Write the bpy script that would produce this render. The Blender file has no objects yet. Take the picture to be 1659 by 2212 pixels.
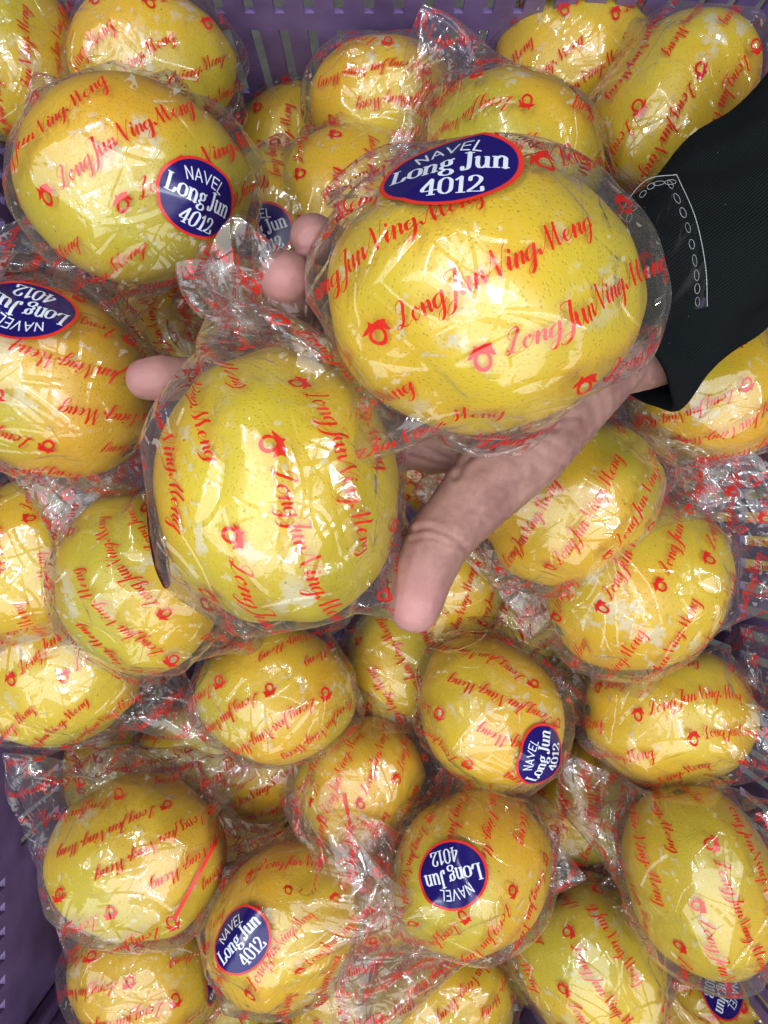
import bpy, bmesh, math, random, time
import numpy as np
from mathutils import Vector, Matrix, Euler
from mathutils.bvhtree import BVHTree
T0 = time.time()
scene = bpy.context.scene
col = scene.collection
R = math.radians
# ---------------------------------------------------------------- camera
CZ = 0.80                                   # camera height above the ground
cam_data = bpy.data.cameras.new('camera'); cam = bpy.data.objects.new('camera', cam_data); col.objects.link(cam)
cam.location = (0, 0, CZ); cam.rotation_euler = (0, 0, 0)
FOC = 1609.0                                # focal length in units of a 1659 x 2212 picture
cam_data.sensor_fit = 'HORIZONTAL'; cam_data.sensor_width = 36; cam_data.lens = 36*FOC/1659
cam_data.clip_start = .01; cam_data.clip_end = 50
scene.camera = cam
def at(u, v, d): return Vector(((u-829.5)/FOC*d, (1106-v)/FOC*d, CZ-d))
# ---------------------------------------------------------------- light of the market stall
world = bpy.data.worlds.new('World'); scene.world = world; world.use_nodes = True
bg = world.node_tree.nodes['Background']; bg.inputs[0].default_value = (.78, .84, 1.0, 1); bg.inputs[1].default_value = .045
def area(name, loc, target, size, power, color, size_y=None, spread=180):
    l = bpy.data.lights.new(name, 'AREA'); l.energy = power; l.color = color
    l.shape = 'RECTANGLE' if size_y else 'SQUARE'; l.size = size
    if size_y: l.size_y = size_y
    o = bpy.data.objects.new(name, l); col.objects.link(o); o.location = loc
    o.rotation_euler = (Vector(target)-Vector(loc)).to_track_quat('-Z', 'Y').to_euler()
    return o
area('stall_front_light', (-.15, -.80, 2.05), (0, 0, .35), 2.9, 50, (.94, .975, 1.0), 2.1)
area('tube_light_a', (-.55, .25, 1.9), (0, 0, .3), 1.2, 11.0, (.93, .96, 1.0), .05)
area('tube_light_b', (.7, -.35, 1.9), (0, 0, .3), .06, 11.0, (.93, .96, 1.0), 1.2)
scene.render.engine = 'CYCLES'
scene.cycles.max_bounces = 5; scene.cycles.transparent_max_bounces = 28; scene.cycles.glossy_bounces = 2; scene.cycles.diffuse_bounces = 2
scene.cycles.transmission_bounces = 4; scene.cycles.use_denoising = True; scene.cycles.adaptive_threshold = .03; scene.cycles.time_limit = 780; scene.cycles.caustics_reflective = False; scene.cycles.sample_clamp_indirect = 4
vs = scene.view_settings; vs.view_transform = 'Standard'; vs.look = 'None'; vs.exposure = 0.04; vs.gamma = 1; vs.use_curve_mapping = False
FA, FB = 0.0530, 0.0462          # half length and half width of the citrus
H = 0.0046                      # film grid step
def fruit_scale(d, seed=0):
    """star-shaped radius factor of the citrus for unit directions d (ellipsoid space)"""
    x, y, z = d[..., 0], d[..., 1], d[..., 2]
    s = 1 + .06*np.exp(-((1-x)/.035)) - .05*np.exp(-((1+x)/.02)) + .02*np.exp(-((x-.88)/.08)**2)
    r = np.random.RandomState(seed+11)
    for k in range(5):
        w = r.normal(size=3)*(1.9 if k < 3 else 4.2); s = s + (.019 if k < 3 else .011)*np.sin(w[0]*x+w[1]*y+w[2]*z+r.uniform(0, 6.28))
    return s
def sim_bag(seed, W=.185, L=.235, mode='gather', tail=(1, 0, 0), hug=.16, grav=.00020, roll0=None, gather=1.0, tip=.034, steps=84, iters=7, gap=.0007):
    rs = np.random.RandomState(seed)
    nc = int(round(2*W/H/4))*4; na = int(round(L/H))
    h = 2*W/nc
    ax = np.array([FA, FB, FB], np.float32)
    th = np.arange(nc)/nc*2*math.pi
    R = W/math.pi
    P = np.zeros((nc, na, 3))
    jx = np.arange(na)*h
    P[:, :, 0] = -FA-tip+jx[None, :]
    # pouch: flat at the sealed end, round over the fruit
    t = np.clip(jx/.07, 0, 1); t = t*t*(3-2*t)
    fy = np.where(th < math.pi, 1-2*th/math.pi, -3+2*th/math.pi)*W/2
    fz = np.sin(th)*.004
    P[:, :, 1] = (np.cos(th)*R)[:, None]*t + fy[:, None]*(1-t)
    P[:, :, 2] = (np.sin(th)*R)[:, None]*t + fz[:, None]*(1-t)
    ra = rs.uniform(-.9, .9) if roll0 is None else roll0
    ca, sa = math.cos(ra), math.sin(ra)
    P[..., 1], P[..., 2] = P[..., 1]*ca-P[..., 2]*sa, P[..., 1]*sa+P[..., 2]*ca
    # smooth random lumps start the folds in different places
    for k in range(14):
        c = P[rs.randint(nc), rs.randint(na)]
        g = np.exp(-((P-c)**2).sum(-1)/(rs.uniform(.018, .04))**2)
        P += g[..., None]*rs.normal(size=3)*.006
    P += rs.normal(size=P.shape)*.0003
    P = P.astype(np.float32); V = np.zeros_like(P)
    tail = np.array(tail, float); tail /= np.linalg.norm(tail)
    half = nc//2
    mir = (-np.arange(nc)) % nc
    j_t = int((2*FA+tip+.022)/h)            # first row of the tail
    axc = ax[:, None, None]
    def collide(P):
        q = P/axc; n = np.sqrt(q[0]*q[0]+q[1]*q[1]+q[2]*q[2])+1e-9
        near = n < 1.16
        if not near.any(): return P
        qq = np.ascontiguousarray((q[:, near]/n[near]).T)
        s = fruit_scale(qq, seed)*(1+gap/FB); nn = n[near]
        P[:, near] *= np.where(nn < s, s/nn, 1.0)
        return P
    def solve(P, A, B, rest, k=1.0, lim=None):
        A = (slice(None),)+A; B = (slice(None),)+B
        a = P[A]; b = P[B]; e = b-a; l = np.sqrt(e[0]*e[0]+e[1]*e[1]+e[2]*e[2])+1e-9
        if lim is None: c = (.5*k)-(.5*k*rest)/l
        else: c = np.minimum((.5*k)-(.5*k*rest*lim)/l, 0)
        e *= c
        a += e; b -= e
    S = slice
    ev, od = S(0, nc, 2), S(1, nc, 2)
    w = rs.normal(size=3)
    for st in range(steps):
        u = st/steps
        q = P/ax; n = np.linalg.norm(q, axis=-1)+1e-9; d = P/np.linalg.norm(P, axis=-1)[..., None]
        over = np.clip((n-1)/.4, 0, 1)
        V *= .90
        fz_ = 1.0 if u < .65 else .25           # let go at the end so that the film is not left stretched
        body = np.ones(na); body[j_t:] = .15
        V -= d*(over*body[None, :])[..., None]*.0011*hug*fz_
        V[..., 2] -= grav*fz_
        # tail
        tj = np.clip((jx-jx[j_t])/(jx[-1]-jx[j_t]), 0, 1)
        c0 = np.array([FA*1.06, 0, 0])
        tl = jx[-1]-jx[j_t]
        ctr = c0+tail[None, :]*(tj*tl)[:, None]
        rel = P-ctr[None]
        if mode == 'gather':
            wgt = np.where(tj > 0, np.clip(1.25-tj*1.35, .0, 1), 0)
            side = rel-(rel@tail)[..., None]*tail
            V -= side*wgt[None, :, None]*.05*gather*fz_
            V -= (rel@tail)[..., None]*tail*(tj > 0)[None, :, None]*.02
            tw = np.cross(tail, side)
            V += tw*wgt[None, :, None]*.05*(1 if seed % 2 else -1)
        elif mode == 'fin':
            nrm = np.cross(tail, [0, .3, 1.0]); nrm = np.cross(tail, nrm) if abs(nrm@tail) < 2 else nrm
            nrm /= np.linalg.norm(nrm)
            wgt = np.clip(tj*3, 0, 1)
            V -= (rel@nrm)[..., None]*nrm*wgt[None, :, None]*.07
            V -= (rel@tail)[..., None]*tail*(tj > 0)[None, :, None]*.02
        elif mode == 'tuck':
            wgt = np.clip(tj*2, 0, 1)
            tgt = np.array([FA*.4, 0, -FB*1.02])
            dirs = np.array([-.25, 0, -1.0])
            V += dirs*wgt[None, :, None]*.0016
            V[..., 2] -= 0
            side = rel.copy(); side[..., 0] = 0; side[..., 2] *= .5
            V -= side*wgt[None, :, None]*.03
        if st % 12 == 0 and u < .7:
            V += rs.normal(size=P.shape)*.00008
        vm = np.linalg.norm(V, axis=-1)+1e-9
        V *= np.minimum(1, .004/vm)[..., None]
        V = V.astype(np.float32); P0 = P.copy(); P = np.ascontiguousarray(np.moveaxis(P+V, -1, 0))
        np.maximum(P[2], -FB*1.02, out=P[2])
        for it in range(iters):
            # along the circumference (periodic)
            solve(P, (S(0, nc, 2),), (S(1, nc, 2),), h)
            Q = np.roll(P, -1, 1); solve(Q, (S(0, nc, 2),), (S(1, nc, 2),), h); P = np.roll(Q, 1, 1)
            solve(P, (S(None), S(0, na-1, 2)), (S(None), S(1, na, 2)), h)
            solve(P, (S(None), S(1, na-1, 2)), (S(None), S(2, na, 2)), h)
            # shear
            Q = P
            solve(Q, (S(0, nc-1, 2), S(0, na-1)), (S(1, nc, 2), S(1, na)), h*1.4142, .5)
            solve(Q, (S(1, nc, 2), S(0, na-1)), (S(0, nc-1, 2), S(1, na)), h*1.4142, .5)
            # bending: distances over two and four steps may not fold too sharply
            for sk, lim, kb in ((2, .985, .4), (5, .965, .5), (10, .90, .4)):
                for o in range(0, 2*sk, 1 if sk == 2 else sk):
                    m = (nc//(2*sk))*2*sk
                    Q = np.roll(P, -o, 1); solve(Q, (S(0, m-sk, 2*sk),), (S(sk, m, 2*sk),), sk*h, kb, lim); P = np.roll(Q, o, 1)
                    k = (na-o-sk-1)//(2*sk)+1
                    if k > 0: solve(P, (S(None), S(o, o+2*sk*(k-1)+1, 2*sk)), (S(None), S(o+sk, o+sk+2*sk*(k-1)+1, 2*sk)), sk*h, kb, lim)
            P[:, :, 0] = .5*(P[:, :, 0]+P[:, mir, 0])
            if it % 2: P = collide(P)
        P = np.ascontiguousarray(np.moveaxis(P, 0, -1)); V = P-P0
    uv = np.stack(np.meshgrid(np.arange(nc+1)*h, np.arange(na)*h, indexing='ij'), -1)
    return P, uv, h
# ---------------------------------------------------------------- lettering
# pen strokes: lists of points in x-height units; copperplate letters for the film, upright serif letters for the stickers
SCRIPT = {
 'L': (1.55, [[(.45,1.15),(.18,1.5),(.35,2.0),(.78,2.2),(1.0,1.9),(.75,1.2),(.55,.45),(.2,0),(-.12,.15),(.1,.38),(.5,.1),(.95,-.05),(1.35,.25)]]),
 'o': (.95, [[(.5,1.0),(.15,.85),(.02,.4),(.25,0),(.6,.15),(.75,.6),(.5,1.0),(.55,.8),(.95,.85)]]),
 'n': (1.12, [[(-.05,.5),(.18,1.0),(.2,.6),(.18,0)],[(.18,.1),(.35,.7),(.62,1.0),(.76,.8),(.74,.3),(.86,0),(1.15,.45)]]),
 'g': (1.0, [[(.75,.85),(.45,1.0),(.1,.75),(.05,.3),(.25,0),(.55,.25),(.78,1.0)],[(.78,1.0),(.76,.2),(.72,-.6),(.45,-1.1),(.12,-.9),(.3,-.45),(.7,-.1),(1.1,.4)]]),
 'J': (1.15, [[(.3,1.55),(.1,1.95),(.55,2.2),(1.05,2.05)],[(1.0,2.1),(.92,1.2),(.85,.1),(.65,-.75),(.25,-1.05),(-.05,-.8),(.2,-.35),(.7,-.05),(1.15,.4)]]),
 'u': (1.15, [[(-.05,.55),(.16,1.0),(.14,.4),(.3,0),(.55,.2),(.78,.95)],[(.78,1.0),(.76,.35),(.88,0),(1.18,.45)]]),
 'N': (1.75, [[(-.3,.3),(-.18,.02),(.05,.2),(.32,1.0),(.55,2.05)],[(.55,2.05),(.75,1.2),(1.12,-.02)],[(1.12,-.02),(1.3,.9),(1.5,1.8),(1.75,2.15)]]),
 'i': (.6, [[(-.05,.5),(.18,1.0),(.16,.35),(.3,0),(.6,.45)],[(.24,1.5),(.25,1.42)]]),
 'M': (2.15, [[(-.3,.35),(-.2,.05),(.05,.25),(.35,1.2),(.55,2.0)],[(.55,2.0),(.68,1.0),(.82,0)],[(.82,0),(1.05,.9),(1.35,2.0)],[(1.35,2.0),(1.42,1.0),(1.55,.15),(1.75,0),(2.1,.5)]]),
 'e': (.9, [[(.0,.35),(.45,.5),(.62,.82),(.4,1.0),(.12,.75),(.08,.3),(.3,0),(.6,.12),(.92,.5)]]),
 ' ': (.55, []), '.': (.3, [[(.1,.0),(.12,.06)]]),
}
SERIF = {
 'L': (1.15, [[(.25,1.42),(.25,0)],[(.02,1.42),(.5,1.42)],[(.02,0),(.9,0)],[(.86,.02),(.97,.4)]]),
 'o': (.98, [[(.46,.98),(.14,.8),(.1,.49),(.14,.18),(.46,0),(.78,.18),(.82,.49),(.78,.8),(.46,.98)]]),
 'n': (1.1, [[(.2,.95),(.2,0)],[(.0,.95),(.2,.95)],[(.02,0),(.42,0)],[(.22,.7),(.5,.97),(.76,.8),(.78,.5),(.78,0)],[(.6,0),(1.0,0)]]),
 'g': (.95, [[(.42,.96),(.18,.82),(.16,.66),(.2,.5),(.42,.38),(.64,.5),(.68,.66),(.64,.82),(.42,.96)],[(.6,.86),(.85,.97)],[(.25,.42),(.12,.22),(.3,.1),(.65,.05),(.8,-.15),(.7,-.34),(.42,-.42),(.15,-.34),(.1,-.15),(.3,.02)]]),
 'J': (.8, [[(.48,1.42),(.48,.25),(.38,-.05),(.12,-.1),(.08,.12)],[(.2,1.42),(.75,1.42)]]),
 'u': (1.1, [[(.2,.95),(.2,.35),(.32,.04),(.55,.02),(.75,.25)],[(.02,.95),(.2,.95)],[(.78,.95),(.78,0)],[(.6,.95),(.78,.95)],[(.78,0),(1.0,0)]]),
 '4': (1.0, [[(.62,1.42),(.62,0)],[(.6,1.38),(.08,.42),(.95,.42)],[(.4,0),(.85,0)]]),
 '0': (1.0, [[(.47,1.44),(.17,1.2),(.12,.72),(.17,.22),(.47,0),(.77,.22),(.82,.72),(.77,1.2),(.47,1.44)]]),
 '1': (.75, [[(.4,1.42),(.4,0)],[(.12,1.15),(.4,1.4)],[(.15,0),(.66,0)]]),
 '2': (1.0, [[(.18,1.05),(.22,1.32),(.5,1.44),(.78,1.25),(.78,.95),(.5,.5),(.1,.08)],[(.1,.05),(.85,.05),(.9,.35)]]),
 ' ': (.4, []),
}
SANS = {
 'N': (1.0, [[(.1,0),(.1,1.3)],[(.1,1.3),(.75,0)],[(.75,0),(.75,1.3)]]),
 'A': (1.05, [[(.05,0),(.45,1.3)],[(.45,1.3),(.87,0)],[(.2,.42),(.72,.42)]]),
 'V': (1.0, [[(.05,1.3),(.43,0)],[(.43,0),(.82,1.3)]]),
 'E': (.9, [[(.12,0),(.12,1.3)],[(.12,1.3),(.7,1.3)],[(.12,.67),(.62,.67)],[(.12,0),(.72,0)]]),
 'L': (.8, [[(.12,1.3),(.12,0)],[(.12,0),(.68,0)]]),
}
def spline(pts, n=14):
    p = np.array(pts, float)
    if len(p) == 2: return p[0]+(p[1]-p[0])*np.linspace(0, 1, 24)[:, None]
    q = np.vstack([2*p[0]-p[1], p, 2*p[-1]-p[-2]])
    if np.allclose(p[0], p[-1]): q[0] = p[-2]; q[-1] = p[1]
    out = []
    for k in range(1, len(q)-2):
        t = np.linspace(0, 1, n, endpoint=False)[:, None]
        a, b, c, d = q[k-1:k+3]
        out.append(.5*(2*b+(c-a)*t+(2*a-5*b+4*c-d)*t*t+(3*b-a-3*c+d)*t**3))
    return np.vstack(out+[p[-1:]])
def stamp(img, pts, rad, wrap):
    h, w = img.shape
    for (x, y), r in zip(pts, rad):
        R = int(r+2); xs = np.arange(int(x)-R, int(x)+R+2); ys = np.arange(int(y)-R, int(y)+R+2)
        d = np.sqrt((xs[None, :]+.5-x)**2+(ys[:, None]+.5-y)**2)
        v = np.clip(r-d+.5, 0, 1)
        if wrap: xs = xs % w; ys = ys % h
        else:
            kx = (xs >= 0) & (xs < w); ky = (ys >= 0) & (ys < h); xs = xs[kx]; ys = ys[ky]; v = v[np.ix_(ky, kx)]
        img[np.ix_(ys, xs)] = np.maximum(img[np.ix_(ys, xs)], v)
def write(img, text, font, x0, y0, size, style, wrap=False, xs=1.0, arc=None, bold=1.0):
    x = 0
    for ch in text:
        adv, strokes = font[ch]
        for s in strokes:
            p = spline(s); t = np.gradient(p, axis=0); t /= np.linalg.norm(t, axis=1)[:, None]+1e-9
            if style == 'script':
                p = p+np.stack([p[:, 1]*.34, 0*p[:, 1]], 1)
                w = .035+.115*np.clip(-t[:, 1], 0, 1)**1.6
            elif style == 'serif':
                w = .042+.082*np.abs(t[:, 1])**1.5
                if len(s) == 2 and abs(t[0, 1]) > .9: p[:, 1] = np.clip(p[:, 1], p[:, 1].min()+.085, p[:, 1].max()-.085)
            else: w = np.full(len(p), .075)
            w = w*bold
            gx = (x+p[:, 0])*xs; gy = p[:, 1]
            if arc:                                   # centre x, radius: bend a line of capitals upward
                a = (gx-arc[0])/arc[1]; gx = arc[0]+np.sin(a)*(arc[1]+gy); gy = np.cos(a)*(arc[1]+gy)-arc[1]
            P = np.stack([x0+gx*size, y0+gy*size], 1)
            seg = np.linalg.norm(np.diff(P, axis=0), axis=1); L = np.concatenate([[0], np.cumsum(seg)])
            n = max(2, int(L[-1]/1.0)); tt = np.linspace(0, L[-1], n)
            P = np.stack([np.interp(tt, L, P[:, 0]), np.interp(tt, L, P[:, 1])], 1)
            stamp(img, P, np.interp(tt, L, w)*size, wrap)
        x += adv
    return x*xs
def emblem(img, cx, cy, s, rot, wrap):
    """fruit ring under a three-pointed leaf cap"""
    h, w = img.shape
    R = int(s*1.9); X, Y = np.meshgrid(np.arange(-R, R+1), np.arange(-R, R+1))
    c, si = math.cos(rot), math.sin(rot); x = (X*c+Y*si)/s; y = (-X*si+Y*c)/s
    r = np.sqrt((x/.78)**2+((y+.18)/.95)**2)
    d = np.maximum(r-1.04, .62-np.sqrt((x/.80)**2+((y+.14)/.98)**2))
    poly = np.array([(-1.3,.15),(-.95,.62),(-.62,.92),(-.5,1.4),(-.22,1.08),(.35,1.28),(1.05,1.22),(.98,.8),(1.3,.1),(.9,.15),(.62,.5),(.2,.78),(-.3,.72),(-.68,.4),(-.85,.2)])
    ins = np.zeros(x.shape, bool)
    for k in range(len(poly)):
        a, b = poly[k], poly[(k+1) % len(poly)]
        cnd = ((a[1] > y) != (b[1] > y)) & (x < (b[0]-a[0])*(y-a[1])/(b[1]-a[1]+1e-12)+a[0])
        ins ^= cnd
    v = np.maximum(np.clip(.5-d*s*.7, 0, 1), ins)
    ys = (np.arange(-R, R+1)+int(cy)) % h; xs_ = (np.arange(-R, R+1)+int(cx)) % w
    img[np.ix_(ys, xs_)] = np.maximum(img[np.ix_(ys, xs_)], v)
TILE = (.088, .080)
def print_tile(ppm=11):
    w, h = int(TILE[0]*1000*ppm), int(TILE[1]*1000*ppm)
    img = np.zeros((h, w)); rows = 4
    for k in range(rows):
        x0 = -k*w/rows+2*ppm; y0 = (k+.35)*h/rows
        emblem(img, x0+4*ppm, y0+2.2*ppm, 3.1*ppm, -.25, True)
        write(img, 'LongJunNing Meng', SCRIPT, x0+10*ppm, y0, 3.0*ppm, 'script', True, xs=1.08, bold=1.0)
    return img
def sticker_img(n=640):
    """rgb of the oval sticker: orange-red rim, violet-blue field, white words"""
    w, h = n, int(n*.88)
    m = np.zeros((h, w))
    s = n*.105
    write(m, 'NAVEL', SANS, w*.5-2.42*s*.92, h*.71, s*.92, 'sans', arc=(2.42, 6.2), bold=1.0)
    tot = sum(SERIF[c][0] for c in 'Long Jun'); sz = s*1.3
    write(m, 'Long Jun', SERIF, w*.5-tot*sz*.80/2, h*.43, sz, 'serif', xs=.80, bold=.92)
    tot = sum(SERIF[c][0] for c in '4012')
    write(m, '4012', SERIF, w*.54-tot*sz*.9*.9/2, h*.13, sz*.9, 'serif', xs=.9, bold=.92)
    return m
# ---------------------------------------------------------------- materials
def new_mat(name):
    m = bpy.data.materials.new(name); m.use_nodes = True; nt = m.node_tree; nt.nodes.clear()
    out = nt.nodes.new('ShaderNodeOutputMaterial')
    return m, nt, out
class N:
    def __init__(s, nt): s.nt = nt
    def __call__(s, typ, ins=None, **kw):
        n = s.nt.nodes.new('ShaderNode'+typ)
        for k, v in kw.items(): setattr(n, k, v)
        for k, v in (ins or {}).items():
            if isinstance(v, bpy.types.NodeSocket): s.nt.links.new(v, n.inputs[k])
            else: n.inputs[k].default_value = v
        return n
    def math(s, op, a, b=0.0, c=0.0, clamp=False):
        n = s('Math', {0: a, 1: b, 2: c}, operation=op, use_clamp=clamp); return n.outputs[0]
    def mix(s, f, a, b):
        n = s('Mix', {0: f, 6: a, 7: b}, data_type='RGBA'); return n.outputs[2]
    def ramp(s, f, lo, hi, a=0.0, b=1.0):
        n = s('MapRange', {0: f, 1: lo, 2: hi, 3: a, 4: b}, clamp=True); return n.outputs[0]
def c4(r, g, b): return (r, g, b, 1)
def make_image(name, rgba):
    h, w = rgba.shape[:2]
    im = bpy.data.images.new(name, w, h, alpha=False, float_buffer=name == 'film_crinkle')
    im.colorspace_settings.name = 'Non-Color'
    im.pixels.foreach_set(np.ascontiguousarray(rgba, dtype=np.float32).ravel()); im.update(); im.pack()
    return im
def grey(a): return np.dstack([a, a, a, np.ones_like(a)])
IMG_PRINT = make_image('film_print', grey(print_tile()))
def crinkle_tile(n=768, seed=5):
    """tileable film relief (R: facets meeting in creases, fine ripples) and bloom flecks (G)"""
    rs = np.random.RandomState(seed)
    y, x = np.mgrid[0:n, 0:n]/n
    def noise(f, oct=3):
        o = np.zeros((n, n)); a = 1.0
        for k in range(oct):
            g = rs.rand(f, f); t = np.arange(n)/n*f; i = t.astype(int); fr = t-i; fr = fr*fr*(3-2*fr); i2 = (i+1) % f
            r0 = g[np.ix_(i, i)]*(1-fr)[None, :]+g[np.ix_(i, i2)]*fr[None, :]; r1 = g[np.ix_(i2, i)]*(1-fr)[None, :]+g[np.ix_(i2, i2)]*fr[None, :]
            o += a*(r0*(1-fr)[:, None]+r1*fr[:, None]); a *= .5; f *= 2
        return o
    hgt = noise(5, 2)*.60+noise(14, 1)*.07
    for k in range(120):                 # straight creases: narrow tent-shaped ridges and valleys that fade out at both ends
        cx, cy, an = rs.rand(), rs.rand(), rs.rand()*math.pi; ln = rs.uniform(.08, .30); wd = rs.uniform(.006, .024); am = rs.uniform(.03, .13)*rs.choice([-1, 1, 1])*wd/.012
        dx = (x-cx+.5) % 1-.5; dy = (y-cy+.5) % 1-.5; s = dx*math.cos(an)+dy*math.sin(an); t = -dx*math.sin(an)+dy*math.cos(an)+.25*s*s*rs.normal()/ln
        side = np.where(t > 0, wd*rs.uniform(.5, 1), wd*rs.uniform(1.5, 5))
        hgt += am*np.clip(1-np.abs(t)/side, 0, 1)*np.clip(1-np.abs(s)/ln, 0, 1)**.6
    fl = noise(34, 4); m = noise(6, 2)
    fleck = np.clip((fl-1.34)/.05, 0, 1)*np.clip((m-.78)/.15, 0, 1)
    hgt = (hgt-hgt.min())/(hgt.max()-hgt.min())
    return np.dstack([hgt, fleck, 0*hgt, 1+0*hgt])
IMG_CRINKLE = make_image('film_crinkle', crinkle_tile())
IMG_STICK = make_image('sticker_words', grey(sticker_img(400)))

def mat_film(printed=True):
    m, nt, out = new_mat('printed_film' if printed else 'clear_film'); n = N(nt)
    uv = n('UVMap').outputs[0]
    oi = n('ObjectInfo').outputs['Random']
    sh = n('CombineXYZ', {0: n('Attribute', attribute_type='OBJECT', attribute_name='print_u').outputs['Fac'],
                          1: n('Attribute', attribute_type='OBJECT', attribute_name='print_v').outputs['Fac']}).outputs[0]
    pa = n('Attribute', attribute_type='OBJECT', attribute_name='print_angle').outputs['Fac']
    rot = n('VectorRotate', {0: n('VectorMath', {0: uv, 1: sh}, operation='ADD').outputs[0], 'Angle': pa}, rotation_type='Z_AXIS').outputs[0]
    tc = n('VectorMath', {0: rot, 1: (.1/TILE[0], .1/TILE[1], 1)}, operation='MULTIPLY').outputs[0]
    img = n('TexImage', {0: tc}, image=IMG_PRINT, interpolation='Linear', extension='REPEAT')
    ink = n.ramp(img.outputs[0], .3, .7)
    # crinkles: creased cells and ripples, in film coordinates
    shv = n('VectorMath', {0: uv, 1: n('CombineXYZ', {0: n.math('MULTIPLY', oi, 7.0), 1: n.math('MULTIPLY', oi, 3.0)}).outputs[0]}, operation='ADD').outputs[0]
    crk = n('TexImage', {0: shv}, image=IMG_CRINKLE, interpolation='Linear', extension='REPEAT')
    cs = n('SeparateColor', {0: crk.outputs[0]})
    bump = n('Bump', {'Strength': .8, 'Distance': .0055, 'Height': cs.outputs[0]}).outputs[0]
    lw = n('LayerWeight', {'Blend': .5, 'Normal': bump}).outputs['Facing']
    fr = n.math('ADD', n.math('MULTIPLY', n.math('POWER', lw, 4.0)  , .72), .075, clamp=True)
    clear = n('BsdfTransparent', {0: c4(.975, .97, .965)}).outputs[0]
    gloss = n('MixShader', {0: .38, 1: n('BsdfGlossy', {0: c4(1, 1, 1), 'Roughness': .035, 'Normal': bump}).outputs[0], 2: n('BsdfGlossy', {0: c4(1, 1, 1), 'Roughness': .28, 'Normal': bump}).outputs[0]}).outputs[0]
    # scuffs and trapped bloom: small white flecks, faint haze
    fl = n.math('MULTIPLY', cs.outputs[1], .45)
    hz = n.math('ADD', fl, n.math('ADD', n.math('MULTIPLY', n.math('POWER', lw, 2.0), .12), .032), clamp=True)
    milk = n('MixShader', {0: .5, 1: n('BsdfDiffuse', {0: c4(.80, .80, .80)}).outputs[0], 2: n('BsdfTranslucent', {0: c4(.8, .8, .8)}).outputs[0]}).outputs[0]
    film = n('MixShader', {0: hz, 1: clear, 2: milk}).outputs[0]
    red = n('MixShader', {0: .3, 1: n('BsdfDiffuse', {0: c4(.74, .025, .018)}).outputs[0], 2: n('BsdfTranslucent', {0: c4(.80, .04, .03)}).outputs[0]}).outputs[0]
    redt = n('MixShader', {0: .86, 1: n('BsdfTransparent', {0: c4(.9, .12, .08)}).outputs[0], 2: red}).outputs[0]
    if printed: film = n('MixShader', {0: ink, 1: film, 2: redt}).outputs[0]
    fin = n('MixShader', {0: fr, 1: film, 2: gloss}).outputs[0]
    nt.links.new(fin, out.inputs[0]); return m
def mat_fruit():
    m, nt, out = new_mat('citrus_peel'); n = N(nt)
    co = n('TexCoord').outputs['Object']; oi = n('ObjectInfo').outputs['Random']
    off = n('CombineXYZ', {0: n.math('MULTIPLY', oi, 3.1), 1: n.math('MULTIPLY', oi, 1.7), 2: oi}).outputs[0]
    p = n('VectorMath', {0: co, 1: off}, operation='ADD').outputs[0]
    big = n('TexNoise', {0: p, 'Scale': 17.0, 'Detail': 1.0}).outputs[0]
    ripe = n('Attribute', attribute_type='OBJECT', attribute_name='ripe').outputs['Fac']
    base = n.mix(n.ramp(big, .38, .64), c4(.72, .45, .010), c4(.67, .52, .022))
    base = n.mix(n.math('MULTIPLY', ripe, n.ramp(n('TexNoise', {0: p, 'Scale': 14.0, 'Detail': 1.0}).outputs[0], .25, .6, .45, 1.0)), base, c4(.74, .31, .006))
    grn = n('TexNoise', {0: p, 'Scale': 11.0, 'Detail': 0.0}).outputs[0]
    base = n.mix(n.ramp(grn, .52, .72, 0, .6), base, c4(.42, .41, .02))
    po = n('TexVoronoi', {0: p, 'Scale': 640.0, 'Randomness': .9}).outputs['Distance']
    pore = n.ramp(po, .12, .34, 1.0, 0.0)
    base = n.mix(n.math('MULTIPLY', pore, .42), base, c4(.42, .27, .01))
    sp = n('TexNoise', {0: p, 'Scale': 75.0, 'Detail': 3.0, 'Roughness': .7}).outputs[0]
    ms = n('TexNoise', {0: p, 'Scale': 20.0, 'Detail': 1.0}).outputs[0]
    scar = n.math('MULTIPLY', n.ramp(sp, .52, .58), n.ramp(ms, .58, .66))
    base = n.mix(n.math('MULTIPLY', scar, .65), base, c4(.66, .62, .48))
    dk = n('TexVoronoi', {0: p, 'Scale': 190.0}); dks = n('SeparateColor', {0: dk.outputs['Color']})
    base = n.mix(n.math('MULTIPLY', n.math('MULTIPLY', n.ramp(dk.outputs['Distance'], .06, .12, 1, 0), n.ramp(dks.outputs[0], .80, .82)), .75), base, c4(.12, .08, .02))
    lump = n('TexNoise', {0: p, 'Scale': 60.0, 'Detail': 0.0}).outputs[0]
    hgt = n.math('ADD', n.math('MULTIPLY', pore, -.00024), n.math('MULTIPLY', lump, .0012))
    bump = n('Bump', {'Strength': .55, 'Distance': 1.0, 'Height': hgt}).outputs[0]
    b = n('BsdfPrincipled', {'Base Color': base, 'Roughness': .38, 'Normal': bump})
    nt.links.new(b.outputs[0], out.inputs[0]); return m
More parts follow.
